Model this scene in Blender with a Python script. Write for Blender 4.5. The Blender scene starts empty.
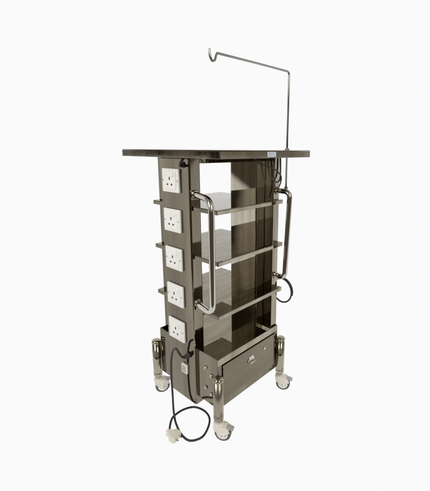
import bpy, bmesh, math
from math import sin, cos, pi, radians
from mathutils import Vector, Matrix

scene = bpy.context.scene
col = scene.collection
scene.view_settings.view_transform = 'Standard'
scene.view_settings.look = 'None'
scene.view_settings.exposure = 0

# ------------------------------------------------------------ materials
def newmat(name):
    m = bpy.data.materials.new(name); m.use_nodes = True
    nt = m.node_tree
    return m, nt, nt.nodes['Principled BSDF']

def mathn(nt, op, a, b=None, c=None):
    n = nt.nodes.new('ShaderNodeMath'); n.operation = op
    for k, v in enumerate((a, b, c)):
        if v is None: continue
        if isinstance(v, (int, float)): n.inputs[k].default_value = v
        else: nt.links.new(v, n.inputs[k])
    return n.outputs[0]

def steel(name, c1, c2, rough=(0.03, 0.10), nscale=4.0, bump=0.015, stretch=(1, 1, .25), lo=.30, hi=.70, knurl=False, bscale=4):
    m, nt, b = newmat(name)
    N = nt.nodes; L = nt.links
    tc = N.new('ShaderNodeTexCoord')
    mp = N.new('ShaderNodeMapping'); mp.inputs['Scale'].default_value = stretch
    L.new(tc.outputs['Object'], mp.inputs['Vector'])
    n1 = N.new('ShaderNodeTexNoise'); n1.inputs['Scale'].default_value = nscale; n1.inputs['Detail'].default_value = 5
    L.new(mp.outputs[0], n1.inputs['Vector'])
    cr = N.new('ShaderNodeValToRGB')
    cr.color_ramp.elements[0].position = lo; cr.color_ramp.elements[0].color = (*c2, 1)
    cr.color_ramp.elements[1].position = hi; cr.color_ramp.elements[1].color = (*c1, 1)
    L.new(n1.outputs['Fac'], cr.inputs[0])
    n2 = N.new('ShaderNodeTexNoise'); n2.inputs['Scale'].default_value = 35; n2.inputs['Detail'].default_value = 6
    L.new(mp.outputs[0], n2.inputs['Vector'])
    mr = N.new('ShaderNodeMapRange'); mr.inputs['To Min'].default_value = rough[0]; mr.inputs['To Max'].default_value = rough[1]
    mr.inputs['From Min'].default_value = .3; mr.inputs['From Max'].default_value = .7
    L.new(n2.outputs['Fac'], mr.inputs['Value']); L.new(mr.outputs[0], b.inputs['Roughness'])
    bp = N.new('ShaderNodeBump')
    if knurl:
        sp = N.new('ShaderNodeSeparateXYZ'); L.new(tc.outputs['Object'], sp.inputs[0])
        ang = mathn(nt, 'ARCTAN2', sp.outputs['Y'], sp.outputs['X'])
        s1 = mathn(nt, 'SINE', mathn(nt, 'MULTIPLY', ang, 24.0))
        s2 = mathn(nt, 'SINE', mathn(nt, 'MULTIPLY', sp.outputs['Z'], 1300.0))
        h = mathn(nt, 'MULTIPLY_ADD', mathn(nt, 'MULTIPLY', s1, s2), .5, .5)
        mx = N.new('ShaderNodeMix'); mx.data_type = 'RGBA'; mx.blend_type = 'MULTIPLY'; mx.inputs['Factor'].default_value = 1
        r2 = N.new('ShaderNodeValToRGB'); r2.color_ramp.elements[0].position = .3; r2.color_ramp.elements[1].position = .6
        r2.color_ramp.elements[0].color = (.2, .18, .15, 1); r2.color_ramp.elements[1].color = (1, 1, 1, 1)
        L.new(h, r2.inputs[0]); L.new(cr.outputs[0], mx.inputs['A']); L.new(r2.outputs[0], mx.inputs['B'])
        L.new(mx.outputs['Result'], b.inputs['Base Color'])
        bp.inputs['Strength'].default_value = .3; bp.inputs['Distance'].default_value = .0008
    else:
        L.new(cr.outputs[0], b.inputs['Base Color'])
        n3 = N.new('ShaderNodeTexNoise'); n3.inputs['Scale'].default_value = bscale; n3.inputs['Detail'].default_value = 1
        L.new(tc.outputs['Object'], n3.inputs['Vector'])
        h = n3.outputs['Fac']
        bp.inputs['Strength'].default_value = bump * 8; bp.inputs['Distance'].default_value = .012
    L.new(h, bp.inputs['Height']); L.new(bp.outputs[0], b.inputs['Normal'])
    b.inputs['Metallic'].default_value = 1
    return m

def plastic(name, c, rough=.4, var=.12, metal=0):
    m, nt, b = newmat(name)
    N = nt.nodes; L = nt.links
    tc = N.new('ShaderNodeTexCoord')
    n1 = N.new('ShaderNodeTexNoise'); n1.inputs['Scale'].default_value = 30; n1.inputs['Detail'].default_value = 5
    L.new(tc.outputs['Object'], n1.inputs['Vector'])
    cr = N.new('ShaderNodeValToRGB')
    cr.color_ramp.elements[0].position = .3; cr.color_ramp.elements[0].color = (*[x * (1 - var) for x in c], 1)
    cr.color_ramp.elements[1].position = .7; cr.color_ramp.elements[1].color = (*c, 1)
    L.new(n1.outputs['Fac'], cr.inputs[0]); L.new(cr.outputs[0], b.inputs['Base Color'])
    b.inputs['Roughness'].default_value = rough
    b.inputs['Metallic'].default_value = metal
    return m

M_PANEL = steel('reflection_toned_steel_panel', (.25, .218, .165), (.14, .119, .086), stretch=(3, 3, .35))  # brown surroundings' reflections put into the base colour as vertical streaks
M_DOOR = steel('drawer_steel', (.23, .195, .143), (.15, .126, .09), stretch=(.6, 1, 2.5))  # reflected brown painted into the drawer colour, streaked along its length
M_SHELF = steel('shelf_steel', (.30, .265, .20), (.19, .165, .12), rough=(.015, .06), stretch=(1, 6, 1), nscale=6)  # dark reflected tone put into the shelf colour
M_EDGE = steel('shelf_edge_steel', (.46, .42, .34), (.24, .21, .16), stretch=(4, 4, 1))  # bright edge highlight put into a lighter steel colour
M_INNER = steel('mirror_steel', (.56, .51, .42), (.34, .30, .23), rough=(.015, .05), stretch=(8, 8, .5), nscale=5, bump=.01)  # streaks in the colour imitate mirrored surroundings
M_TUBE = steel('polished_tube', (.64, .62, .58), (.48, .46, .42), rough=(.05, .12), bump=0.0)
M_POLE = steel('pole_steel', (.40, .385, .36), (.29, .28, .26), rough=(.2, .32), bump=0.0)
M_POST = steel('post_steel', (.46, .42, .34), (.30, .265, .20), rough=(.06, .14), bump=.005)
M_KNURL = steel('textured_post_steel', (.55, .50, .41), (.40, .36, .28), rough=(.12, .2), knurl=True)
M_WHITE = plastic('white_plastic', (.86, .86, .84), .35, .04)
M_CREAM = plastic('cream_plastic', (.78, .74, .66), .45, .12)
M_GREY = plastic('grey_plastic', (.42, .42, .42), .45)
M_TYRE = plastic('tyre_rubber', (.09, .09, .09), .6)
M_BLACK = plastic('black_rubber', (.018, .018, .018), .45)
M_WIRE = plastic('grey_brown_wire', (.075, .065, .055), .4)
M_DARK = plastic('slot_dark', (.02, .02, .02), .7)
M_LABEL = plastic('label_pale_blue', (.62, .70, .78), .4)

# ------------------------------------------------------------ mesh builder
class MB:
    def __init__(s): s.bm = bmesh.new(); s.mats = []
    def mi(s, m):
        if m not in s.mats: s.mats.append(m)
        return s.mats.index(m)
    def box(s, lo, hi, m, rot=None, bevel=0, seg=2):
        lo = Vector(lo); hi = Vector(hi)
        r = bmesh.ops.create_cube(s.bm, size=1)
        vs = r['verts']; c = (lo + hi) / 2; d = hi - lo
        for v in vs: v.co = Vector((v.co.x * d.x, v.co.y * d.y, v.co.z * d.z))
        fs = list({f for v in vs for f in v.link_faces})
        i = s.mi(m)
        for f in fs: f.material_index = i
        if bevel:
            es = list({e for v in vs for e in v.link_edges})
            rr = bmesh.ops.bevel(s.bm, geom=es, offset=bevel, segments=seg, profile=.5, affect='EDGES')
            for f in rr['faces']: f.material_index = i
            allv = {v for f in rr['faces'] for v in f.verts}
            st = list(allv); seen = set(allv)
            while st:
                v = st.pop()
                for e in v.link_edges:
                    o = e.other_vert(v)
                    if o not in seen: seen.add(o); st.append(o)
            vs = list(seen)
        for v in vs:
            if rot: v.co = rot @ v.co
            v.co += c
        return vs
    def sweep(s, pts, r, m, seg=12, closed=False, caps=True):
        pts = [Vector(p) for p in pts]; n = len(pts); i = s.mi(m)
        T = []
        for k in range(n):
            if closed: t = pts[(k + 1) % n] - pts[k - 1]
            else: t = pts[min(k + 1, n - 1)] - pts[max(k - 1, 0)]
            T.append(t.normalized())
        a = Vector((0, 0, 1)) if abs(T[0].z) < .9 else Vector((1, 0, 0))
        nrm = (a - T[0] * a.dot(T[0])).normalized(); rings = []
        for k in range(n):
            nrm = (nrm - T[k] * nrm.dot(T[k])).normalized(); bn = T[k].cross(nrm)
            rr = r[k] if isinstance(r, (list, tuple)) else r
            rings.append([s.bm.verts.new(pts[k] + nrm * cos(2 * pi * j / seg) * rr + bn * sin(2 * pi * j / seg) * rr) for j in range(seg)])
        m2 = n if closed else n - 1
        for k in range(m2):
            A = rings[k]; B = rings[(k + 1) % n]
            for j in range(seg):
                f = s.bm.faces.new((A[j], A[(j + 1) % seg], B[(j + 1) % seg], B[j])); f.smooth = True; f.material_index = i
        if caps and not closed:
            f = s.bm.faces.new(list(reversed(rings[0]))); f.material_index = i
            f = s.bm.faces.new(rings[-1]); f.material_index = i
    def lathe(s, prof, origin, axis, m, seg=28, smooth=True):
        ax = Vector(axis).normalized(); o = Vector(origin); i = s.mi(m)
        a = Vector((0, 0, 1)) if abs(ax.z) < .9 else Vector((1, 0, 0))
        u = (a - ax * a.dot(ax)).normalized(); w = ax.cross(u); rings = []
        for (r, h) in prof:
            r = max(r, 1e-5)
            rings.append([s.bm.verts.new(o + ax * h + u * cos(2 * pi * j / seg) * r + w * sin(2 * pi * j / seg) * r) for j in range(seg)])
        for k in range(len(rings) - 1):
            A = rings[k]; B = rings[k + 1]
            for j in range(seg):
                f = s.bm.faces.new((A[j], A[(j + 1) % seg], B[(j + 1) % seg], B[j])); f.smooth = smooth; f.material_index = i
        s.bm.faces.new(list(reversed(rings[0]))).material_index = i
        s.bm.faces.new(rings[-1]).material_index = i
    def extrude(s, poly, t0, t1, m, frame):
        o, u, v, n = [Vector(q) for q in frame]; i = s.mi(m)
        A = [s.bm.verts.new(o + u * p[0] + v * p[1] + n * t0) for p in poly]
        B = [s.bm.verts.new(o + u * p[0] + v * p[1] + n * t1) for p in poly]
        k = len(poly)
        s.bm.faces.new(list(reversed(A))).material_index = i
        s.bm.faces.new(B).material_index = i
        for j in range(k):
            s.bm.faces.new((A[j], A[(j + 1) % k], B[(j + 1) % k], B[j])).material_index = i
    def obj(s, name, parent=None, bevel=0, matrix=None):
        bmesh.ops.recalc_face_normals(s.bm, faces=s.bm.faces[:])
        me = bpy.data.meshes.new(name); s.bm.to_mesh(me); s.bm.free()
        for m in s.mats: me.materials.append(m)
        o = bpy.data.objects.new(name, me); col.objects.link(o)
        if matrix is not None: o.matrix_world = matrix
        if parent: o.parent = parent
        if bevel:
            b = o.modifiers.new('bevel', 'BEVEL'); b.width = bevel; b.segments = 3; b.limit_method = 'ANGLE'; b.angle_limit = radians(50)
        return o

def smooth_path(P, n=10, closed=False):
    P = [Vector(p) for p in P]; out = []; k = len(P)
    rng = k if closed else k - 1
    for i in range(rng):
        p0 = P[i - 1] if (closed or i > 0) else P[0] * 2 - P[1]
        p1 = P[i]; p2 = P[(i + 1) % k]
        p3 = P[(i + 2) % k] if (closed or i + 2 < k) else P[-1] * 2 - P[-2]
        for j in range(n):
            t = j / n
            out.append(.5 * ((2 * p1) + (p2 - p0) * t + (2 * p0 - 5 * p1 + 4 * p2 - p3) * t * t + (3 * p1 - p0 - 3 * p2 + p3) * t ** 3))
    if not closed: out.append(P[-1])
    return out

def round_path(P, rad, n=8):
    P = [Vector(p) for p in P]; out = [P[0]]
    for i in range(1, len(P) - 1):
        a = (P[i - 1] - P[i]); b = (P[i + 1] - P[i])
        r = min(rad, a.length * .49, b.length * .49)
        s = P[i] + a.normalized() * r; e = P[i] + b.normalized() * r
        for j in range(n + 1):
            t = j / n
            out.append(s * (1 - t) ** 2 + P[i] * 2 * t * (1 - t) + e * t * t)
    out.append(P[-1]); return out

# ------------------------------------------------------------ setting
mg, nt, b = newmat('glowing_white_floor')
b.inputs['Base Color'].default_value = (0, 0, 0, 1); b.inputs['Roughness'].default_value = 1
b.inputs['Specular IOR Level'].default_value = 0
b.inputs['Emission Strength'].default_value = 1  # floor glows evenly so no shadows show on it
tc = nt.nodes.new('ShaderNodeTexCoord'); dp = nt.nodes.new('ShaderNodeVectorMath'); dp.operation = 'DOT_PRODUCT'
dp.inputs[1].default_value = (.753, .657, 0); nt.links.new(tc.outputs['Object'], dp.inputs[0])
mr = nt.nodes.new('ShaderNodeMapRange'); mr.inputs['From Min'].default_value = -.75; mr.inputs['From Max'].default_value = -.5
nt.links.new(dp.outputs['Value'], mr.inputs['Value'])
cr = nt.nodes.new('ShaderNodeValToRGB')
cr.color_ramp.elements[0].color = (.10, .08, .06, 1); cr.color_ramp.elements[1].color = (.955, .955, .955, 1)  # brown part added towards the camera to darken reflections in the steel
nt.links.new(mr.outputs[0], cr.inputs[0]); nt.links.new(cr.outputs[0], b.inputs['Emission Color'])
g = MB(); g.box((-40, -40, -.02), (40, 40, 0), mg)
ground = g.obj('ground'); ground['kind'] = 'structure'; ground['label'] = 'seamless self-lit white floor, darkened out of view for reflections'

# world: bright white backdrop behind the trolley, unseen brown room tone added behind the photographer for steel reflections
w = bpy.data.worlds.new('World'); scene.world = w; w.use_nodes = True
N = w.node_tree.nodes; L = w.node_tree.links
bg = N['Background']
tc = N.new('ShaderNodeTexCoord')
dp = N.new('ShaderNodeVectorMath'); dp.operation = 'DOT_PRODUCT'; dp.inputs[1].default_value = (.753, .657, 0)
L.new(tc.outputs['Generated'], dp.inputs[0])
# made-up vertical noise bands, added to break up the steel's reflections: depend on azimuth only
mpw = N.new('ShaderNodeMapping'); mpw.inputs['Scale'].default_value = (1, 1, .08)
nz = N.new('ShaderNodeTexNoise'); nz.inputs['Scale'].default_value = 5; nz.inputs['Detail'].default_value = 2
L.new(tc.outputs['Generated'], mpw.inputs['Vector']); L.new(mpw.outputs[0], nz.inputs['Vector'])
room = N.new('ShaderNodeValToRGB')
room.color_ramp.elements[0].position = .47; room.color_ramp.elements[0].color = (.06, .05, .038, 1)
room.color_ramp.elements[1].position = .54; room.color_ramp.elements[1].color = (.62, .58, .51, 1)
L.new(nz.outputs['Fac'], room.inputs[0])
mrw = N.new('ShaderNodeMapRange'); mrw.inputs['From Min'].default_value = .12; mrw.inputs['From Max'].default_value = .32
L.new(dp.outputs['Value'], mrw.inputs['Value'])
mxw = N.new('ShaderNodeMix'); mxw.data_type = 'RGBA'
L.new(mrw.outputs[0], mxw.inputs['Factor']); L.new(room.outputs[0], mxw.inputs['A'])
mxw.inputs['B'].default_value = (.955, .955, .955, 1)
L.new(mxw.outputs['Result'], bg.inputs[0])
bg.inputs[1].default_value = 1

def area(loc, target, size, energy, color=(1, 1, 1), sy=None):
    l = bpy.data.lights.new('added_fill', 'AREA'); l.energy = energy; l.size = size; l.color = color
    if sy: l.shape = 'RECTANGLE'; l.size_y = sy
    o = bpy.data.objects.new('added_fill_light', l); col.objects.link(o)
    o.location = loc; o.rotation_euler = (Vector(target) - Vector(loc)).to_track_quat('-Z', 'Y').to_euler()
    return o
area((-1.6, .1, 1.7), (.1, .15, .6), .35, 20, (1, .98, .95), 1.0)  # added unseen area lamp, gives highlights on steel and plastic
area((-.3, -1.7, 1.6), (.2, .15, .5), .3, 14, (1, .97, .93), .9)  # second added lamp, out of view, brightening the drawer side

# ------------------------------------------------------------ trolley
troll = bpy.data.objects.new('instrument_trolley', None); col.objects.link(troll)
troll['label'] = 'tall polished stainless steel medical trolley with socket column and castors'
troll['category'] = 'medical trolley'

Lx, Wy = .36, .36
HT = 1.011

t = MB()
x0, x1, y0, y1 = -.051, .41, -.076, .445
t.box((x0, y0, HT - .003), (x1, y1, HT), M_SHELF)
t.box((x0, y0, HT - .025), (x1, y0 + .003, HT - .0035), M_PANEL)
t.box((x0, y1 - .003, HT - .025), (x1, y1, HT - .0035), M_PANEL)
t.box((x0, y0 + .0035, HT - .025), (x0 + .003, y1 - .0035, HT - .0035), M_PANEL)
t.box((x1 - .003, y0 + .0035, HT - .025), (x1, y1 - .0035, HT - .0035), M_PANEL)
t.box((x0 + .0035, y0 + .0035, HT - .025), (x1 - .0035, y1 - .0035, HT - .0225), M_SHELF)
t.obj('tabletop', troll, .0012)
t = MB(); t.box((.155, y0 - .0015, HT - .0215), (.2, y0 - .0004, HT - .005), M_LABEL)
for k in range(3):
    t.box((.16, y0 - .0019, HT - .0095 - k * .0042), (.185 - k * .004, y0 - .0014, HT - .008 - k * .0042), M_GREY)
t.obj('sticker', troll)

for k, z in enumerate((.826, .658, .471)):
    s = MB(); a0, a1, b0, b1 = .006, .352, (.0, -.003, -.004)[k], .346
    s.box((a0, b0, z - .002), (a1, b1, z), M_SHELF)
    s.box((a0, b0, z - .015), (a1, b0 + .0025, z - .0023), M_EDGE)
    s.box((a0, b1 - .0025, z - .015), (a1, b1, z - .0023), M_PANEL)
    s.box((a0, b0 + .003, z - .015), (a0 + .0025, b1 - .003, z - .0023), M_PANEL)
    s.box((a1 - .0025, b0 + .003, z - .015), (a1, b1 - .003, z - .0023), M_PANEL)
    s.box((a0 + .003, b0 + .003, z - .0145), (a1 - .003, b1 - .003, z - .0125), M_SHELF)
    s.obj('shelf', troll, .0009)

c = MB()
c.box((-.002, .120, .07), (.045, .280, .985), M_PANEL)
c.obj('socket_column', troll, .005)
c = MB()
c.box((.030, .281, .10), (.047, .342, .985), M_PANEL)
c.obj('side_panel', troll, .002)
c = MB()
c.box((.318, .10, .07), (.364, .25, .985), M_INNER)
c.obj('rear_column', troll, .005)
c = MB()
c.box((.316, .018, .30), (.324, .099, .985), M_INNER)
c.box((.3245, .018, .30), (.350, .022, .985), M_EDGE)
c.obj('side_panel', troll, .001)
c = MB()
c.box((.0455, .200, .962), (.3175, .206, .9855), M_PANEL)
c.obj('top_rail', troll, .001)

s = MB(); a0, a1, b0, b1, z0, z1 = .010, .350, .010, .352, .105, .300
s.box((a0, b0, z0), (a1, b0 + .003, .128), M_PANEL)
s.box((a0, b0, .274), (a1, b0 + .003, z1), M_EDGE)
s.box((a0, b0, .1283), (.028, b0 + .003, .2737), M_PANEL)
s.box((.332, b0, .1283), (a1, b0 + .003, .2737), M_PANEL)
s.box((a0, b1 - .003, z0), (a1, b1, z1), M_PANEL)
s.box((a0, b0 + .0035, z0), (a0 + .003, b1 - .0035, z1), M_PANEL)
s.box((a1 - .003, b0 + .0035, z0), (a1, b1 - .0035, z1), M_PANEL)
s.box((a0 + .0035, b0 + .0035, z0), (a1 - .0035, b1 - .0035, z0 + .003), M_PANEL)
s.box((a0 + .0035, b0 + .0035, .282), (a1 - .0035, b1 - .0035, .285), M_SHELF)
s.obj('base_cabinet', troll, .001)
s = MB()
s.box((.030, .006, .131), (.330, .016, .271), M_DOOR)
d = s.obj('drawer', troll, .002)
s = MB()
s.lathe([(.017, 0), (.017, .002), (.0145, .003)], (.18, .0065, .225), (0, -1, 0), M_TUBE)
s.box((.165, -.004, .214), (.195, .004, .219), M_TUBE, bevel=.0015)
s.obj('drawer_handle', d)
s = MB(); s.lathe([(.006, 0), (.006, .003), (.004, .0035)], (.26, .0065, .235), (0, -1, 0), M_TUBE)
s.obj('lock', d)

for (y, z) in ((.075, .245), (.045, .225), (.075, .165), (.045, .15)):
    s = MB()
    s.lathe([(.007, 0), (.007, .003), (.0055, .006), (.002, .0075)], (.0102, y, z), (-1, 0, 0), M_TUBE, 16)
    s.obj('bolt', troll)

def caster_parts(loc, yaw):
    Mx = Matrix.Translation(Vector(loc)) @ Matrix.Rotation(yaw, 4, 'Z')
    h = MB()
    h.lathe([(.008, .066), (.008, .086)], (0, 0, 0), (0, 0, 1), M_TUBE, 18)
    h.lathe([(.017, .056), (.019, .060), (.019, .066), (.014, .070)], (0, 0, 0), (0, 0, 1), M_CREAM, 24)
    cxw = .016
    poly = [(cxw + .028, .040), (cxw + .024, .052), (cxw + .012, .0605), (cxw - .002, .063), (-.014, .062), (-.018, .057), (-.013, .044), (cxw - .012, .026), (cxw - .006, .019), (cxw + .002, .016), (cxw + .009, .019), (cxw + .012, .030), (cxw + .018, .038)]
    for sgn in (-1, 1):
        h.extrude(poly, .0125 * sgn, .0165 * sgn, M_CREAM, ((0, 0, 0), (1, 0, 0), (0, 0, 1), (0, 1, 0)))
    top = [(-.016, .052), (-.014, .0615), (.008, .0640), (.026, .0620), (.040, .052), (.0405, .048), (.026, .0585), (.006, .0610), (-.008, .056)]
    h.extrude(top, -.0123, .0123, M_CREAM, ((0, 0, 0), (1, 0, 0), (0, 0, 1), (0, 1, 0)))
    H = h.obj('caster', troll, .001, Mx)
    t = MB()
    t.lathe([(.021, -.011), (.027, -.011), (.0295, -.008), (.030, -.004), (.030, .004), (.0295, .008), (.027, .011), (.021, .011)], (cxw, 0, .030), (0, 1, 0), M_TYRE, 36)
    t.obj('tyre', H)
    t = MB()
    for sg in (-1, 1):
        t.lathe([(.0205, .0), (.0205, .0115), (.015, .0122), (.013, .0105), (.009, .0105), (.0075, .0175), (.004, .0195)], (cxw, 0, .030), (0, sg, 0), M_WHITE, 28)
        t.lathe([(.0045, .0), (.0045, .0205), (.003, .0215)], (cxw, 0, .030), (0, sg, 0), M_TUBE, 14)
    t.obj('hub', H)
    t = MB()
    t.box((.030, -.011, .052), (.056, .011, .056), M_GREY, rot=Matrix.Rotation(radians(18), 3, 'Y'), bevel=.0015)
    t.obj('brake_pedal', H)

zb, zp = .084, .244
for (x, y, yaw, mt) in ((0, 0, radians(-62), M_KNURL), (0, Wy + .008, radians(-25), M_POST), (Lx, 0, radians(-60), M_POST), (Lx, Wy + .008, radians(40), M_POST)):
    p = MB(); R = .0182
    prof = [(R * .7, zb - .004), (R, zb), (R, zb + .012), (R - .0012, zb + .0135), (R - .0012, zb + .016), (R, zb + .0175), (R, zp - .012)]
    p.lathe(prof, (0, 0, 0), (0, 0, 1), mt, 48)
    p.lathe([(R, zp - .0122), (R + .001, zp - .011), (R + .001, zp - .006), (R - .001, zp - .002), (R * .6, zp + .002), (R * .2, zp + .0035)], (0, 0, 0), (0, 0, 1), M_POST, 32)
    lg = p.obj('leg', troll, 0, Matrix.Translation((x, y, 0)))
    if mt is M_KNURL: lg['label'] = 'finely textured steel corner leg'
    caster_parts((x, y, 0), yaw)

def handle(path, base, zs):
    h = MB()
    h.sweep(path, .0102, M_TUBE, 20)
    for z in zs:
        h.lathe([(.0145, 0), (.0145, .003), (.0115, .005)], (base[0], base[1], z), (0, -1, 0), M_TUBE, 24)
    return h.obj('push_handle', troll)
zt, zl = .866, .478
handle(round_path([(.018, .120, zt), (.006, .088, zt), (-.011, .008, zt - .006), (-.011, .008, zl + .002), (.006, .088, zl), (.018, .120, zl)], .058, 12), (.018, .1195), (zt, zl))
zt, zl = .860, .520
handle(round_path([(.338, .018, zt), (.343, -.038, zt), (.343, -.024, zl), (.338, .018, zl)], .05, 12), (.338, .0175), (zt, zl))

def socket(y, z):
    X = -.002
    s = MB(); hw, hh = .046, .0405
    s.box((X - .009, y - hw, z - hh), (X - .0003, y + hw, z + hh), M_WHITE, bevel=.003)
    s.box((X - .0115, y - .033, z - .031), (X - .0085, y + .033, z + .031), M_WHITE, bevel=.0012)
    S = s.obj('power_socket', troll)
    xx = X - .0119
    for (dy, w2, z0, z1) in ((0, .0028, .002, .012), (-.0115, .0040, -.0160, -.0105), (.0115, .0040, -.0160, -.0105)):
        s = MB(); s.box((xx, y + dy - w2, z + z0), (xx + .002, y + dy + w2, z + z1), M_DARK)
        s.obj('socket_hole', S)
    s = MB()
    s.box((X - .0145, y - .0235, z + .014), (X - .0113, y - .0115, z + .027), M_WHITE, rot=Matrix.Rotation(radians(6), 3, 'Y'), bevel=.001)
    s.obj('rocker_switch', S)
    for k in (-1, 1):
        s = MB()
        s.lathe([(.003, 0), (.003, .0006), (.002, .001)], (X - .009, y + k * .0395, z), (-1, 0, 0), M_GREY, 12)
        s.obj('screw', S)
for k in range(5):
    socket(.2135, .9075 - k * .1392)

s = MB()
s.box((-.010, .160, .185), (-.0022, .192, .222), M_CREAM, bevel=.002)
s.box((-.0125, .167, .192), (-.0095, .185, .215), M_GREY, bevel=.001)
s.obj('power_inlet', troll)
s = MB(); s.lathe([(.011, 0), (.011, .006), (.008, .008), (.008, .02), (.005, .022)], (-.0022, .152, .268), (-1, 0, 0), M_BLACK, 18)
s.obj('cable_gland', troll)
s = MB(); s.lathe([(.010, 0), (.010, .003), (.007, .005)], (-.0022, .150, .962), (-1, 0, 0), M_BLACK, 18)
s.sweep(smooth_path([(-.004, .150, .962), (-.016, .148, .958), (-.020, .142, .966), (-.016, .136, .978), (-.008, .134, .988)], 8), .004, M_BLACK, 10)
s.obj('cable_entry', troll)

s = MB()
P = smooth_path([(-.015, .152, .268), (-.032, .153, .272), (-.042, .160, .292), (-.042, .176, .302), (-.042, .196, .285), (-.042, .209, .24), (-.042, .213, .17),
     (-.042, .210, .09), (-.045, .205, .04), (-.052, .190, .012), (-.066, .160, .005), (-.082, .11, .005), (-.080, .066, .005), (-.045, .045, .005), (-.006, .056, .005), (.035, .088, .005),
     (.050, .132, .005), (.038, .180, .005), (.0, .202, .005), (-.045, .200, .008), (-.072, .182, .016), (-.092, .164, .013), (-.102, .152, .012)], 10)
s.sweep(P, .0040, M_BLACK, 10)
C = s.obj('power_cable', troll)
s = MB()
cx, cy = -.108, .118
R = Matrix.Rotation(radians(12), 4, 'Z'); Mx = Matrix.Translation((cx, cy, 0)) @ R
poly = [(-.019, -.018), (.019, -.018), (.021, -.012), (.021, .004), (.014, .014), (.008, .019), (.007, .033), (-.007, .033), (-.008, .019), (-.014, .014), (-.021, .004), (-.021, -.012)]
s.extrude(poly, .001, .024, M_CREAM, ((0, 0, 0), (1, 0, 0), (0, 1, 0), (0, 0, 1)))
pl = s.obj('mains_plug', None, .003, Mx); pl.parent = C
for k in (-1, 1):
    s = MB()
    s.box((k * .009 - .002, -.028, .009), (k * .009 + .002, -.0175, .013), M_TUBE)
    o = s.obj('plug_pin', None, 0, Mx); o.parent = C

s = MB(); P = []
for k in range(90):
    a = k / 89 * 2 * pi * 1.35 + 1.2
    P.append((.392 + .010 * k / 89, .026 + .050 * cos(a), .436 + .053 * sin(a)))
s.sweep(P, .0034, M_BLACK, 12)
cc = s.obj('cable_coil')
cc['label'] = 'looped black cable hanging from the end of the trolley'; cc['category'] = 'cable'
s = MB()
s.sweep(round_path([(.350, .03, .495), (.40, .03, .484), (.41, .03, .50)], .01), .003, M_TUBE, 10)
s.obj('cable_hook', troll)

for pts, rr in (
    ([(.30, .035, .985), (.296, .03, .95), (.30, .02, .915), (.315, .01, .895), (.335, .006, .90), (.345, .01, .93), (.345, .012, .985)], .0032),
    ([(.285, .06, .985), (.287, .05, .93), (.30, .04, .87), (.309, .045, .832)], .0028),
    ([(.24, .05, .985), (.255, .045, .965), (.28, .03, .955), (.31, .008, .94), (.335, .0, .915), (.33, .0, .885), (.315, .005, .87), (.308, .012, .90), (.31, .012, .985)], .0028)):
    s = MB(); s.sweep(smooth_path(pts, 10), rr, M_WIRE, 10); s.obj('wire', troll)

s = MB(); px, py, zt = .375, .004, 1.288
s.sweep(round_path([(px, py, .845), (px, py, zt), (.21, .012, zt + .0005), (.045, .020, zt)], .014, 8)[:-1] +
        smooth_path([(.045, .02, zt), (.034, .0203, zt - .001), (.029, .0205, zt - .010), (.024, .0205, zt - .021), (.014, .0205, zt - .024), (.007, .0205, zt - .016), (.004, .0205, zt - .004), (.004, .0205, zt + .006)], 8),
        .0036, M_POLE, 12)
pole = s.obj('drip_pole', troll)
s = MB()
s.lathe([(.009, 0), (.009, .005), (.006, .007)], (px, py, HT + .0002), (0, 0, 1), M_POLE, 20)
s.obj('pole_collar', pole)
s = MB()
s.lathe([(.0075, 0), (.0075, .024)], (px, py, .848), (0, 0, 1), M_POLE, 20)
s.box((.345, -.002, .855), (.372, .010, .866), M_POLE)
s.obj('pole_clamp', pole)

# ------------------------------------------------------------ camera
cam = bpy.data.cameras.new('camera'); co = bpy.data.objects.new('camera', cam); col.objects.link(co)
yaw, pitch, roll = .7174, .2109, .0073
fw = Vector((cos(yaw) * cos(pitch), sin(yaw) * cos(pitch), -sin(pitch)))
r = Vector((sin(yaw), -cos(yaw), 0)); u = r.cross(fw)
r2 = r * cos(roll) + u * sin(roll); u2 = -r * sin(roll) + u * cos(roll)
M = Matrix((r2, u2, -fw)).transposed().to_4x4(); M.translation = Vector((-.7283, -.7819, 1.0138))
co.matrix_world = M
cam.sensor_fit = 'VERTICAL'; cam.sensor_height = 24; cam.sensor_width = 24 * 897 / 1024
cam.lens = 349.055 / 491 * 24
cam.shift_x = -36.28 / 491; cam.shift_y = -21.59 / 491
cam.clip_start = .02; cam.clip_end = 200
scene.camera = co
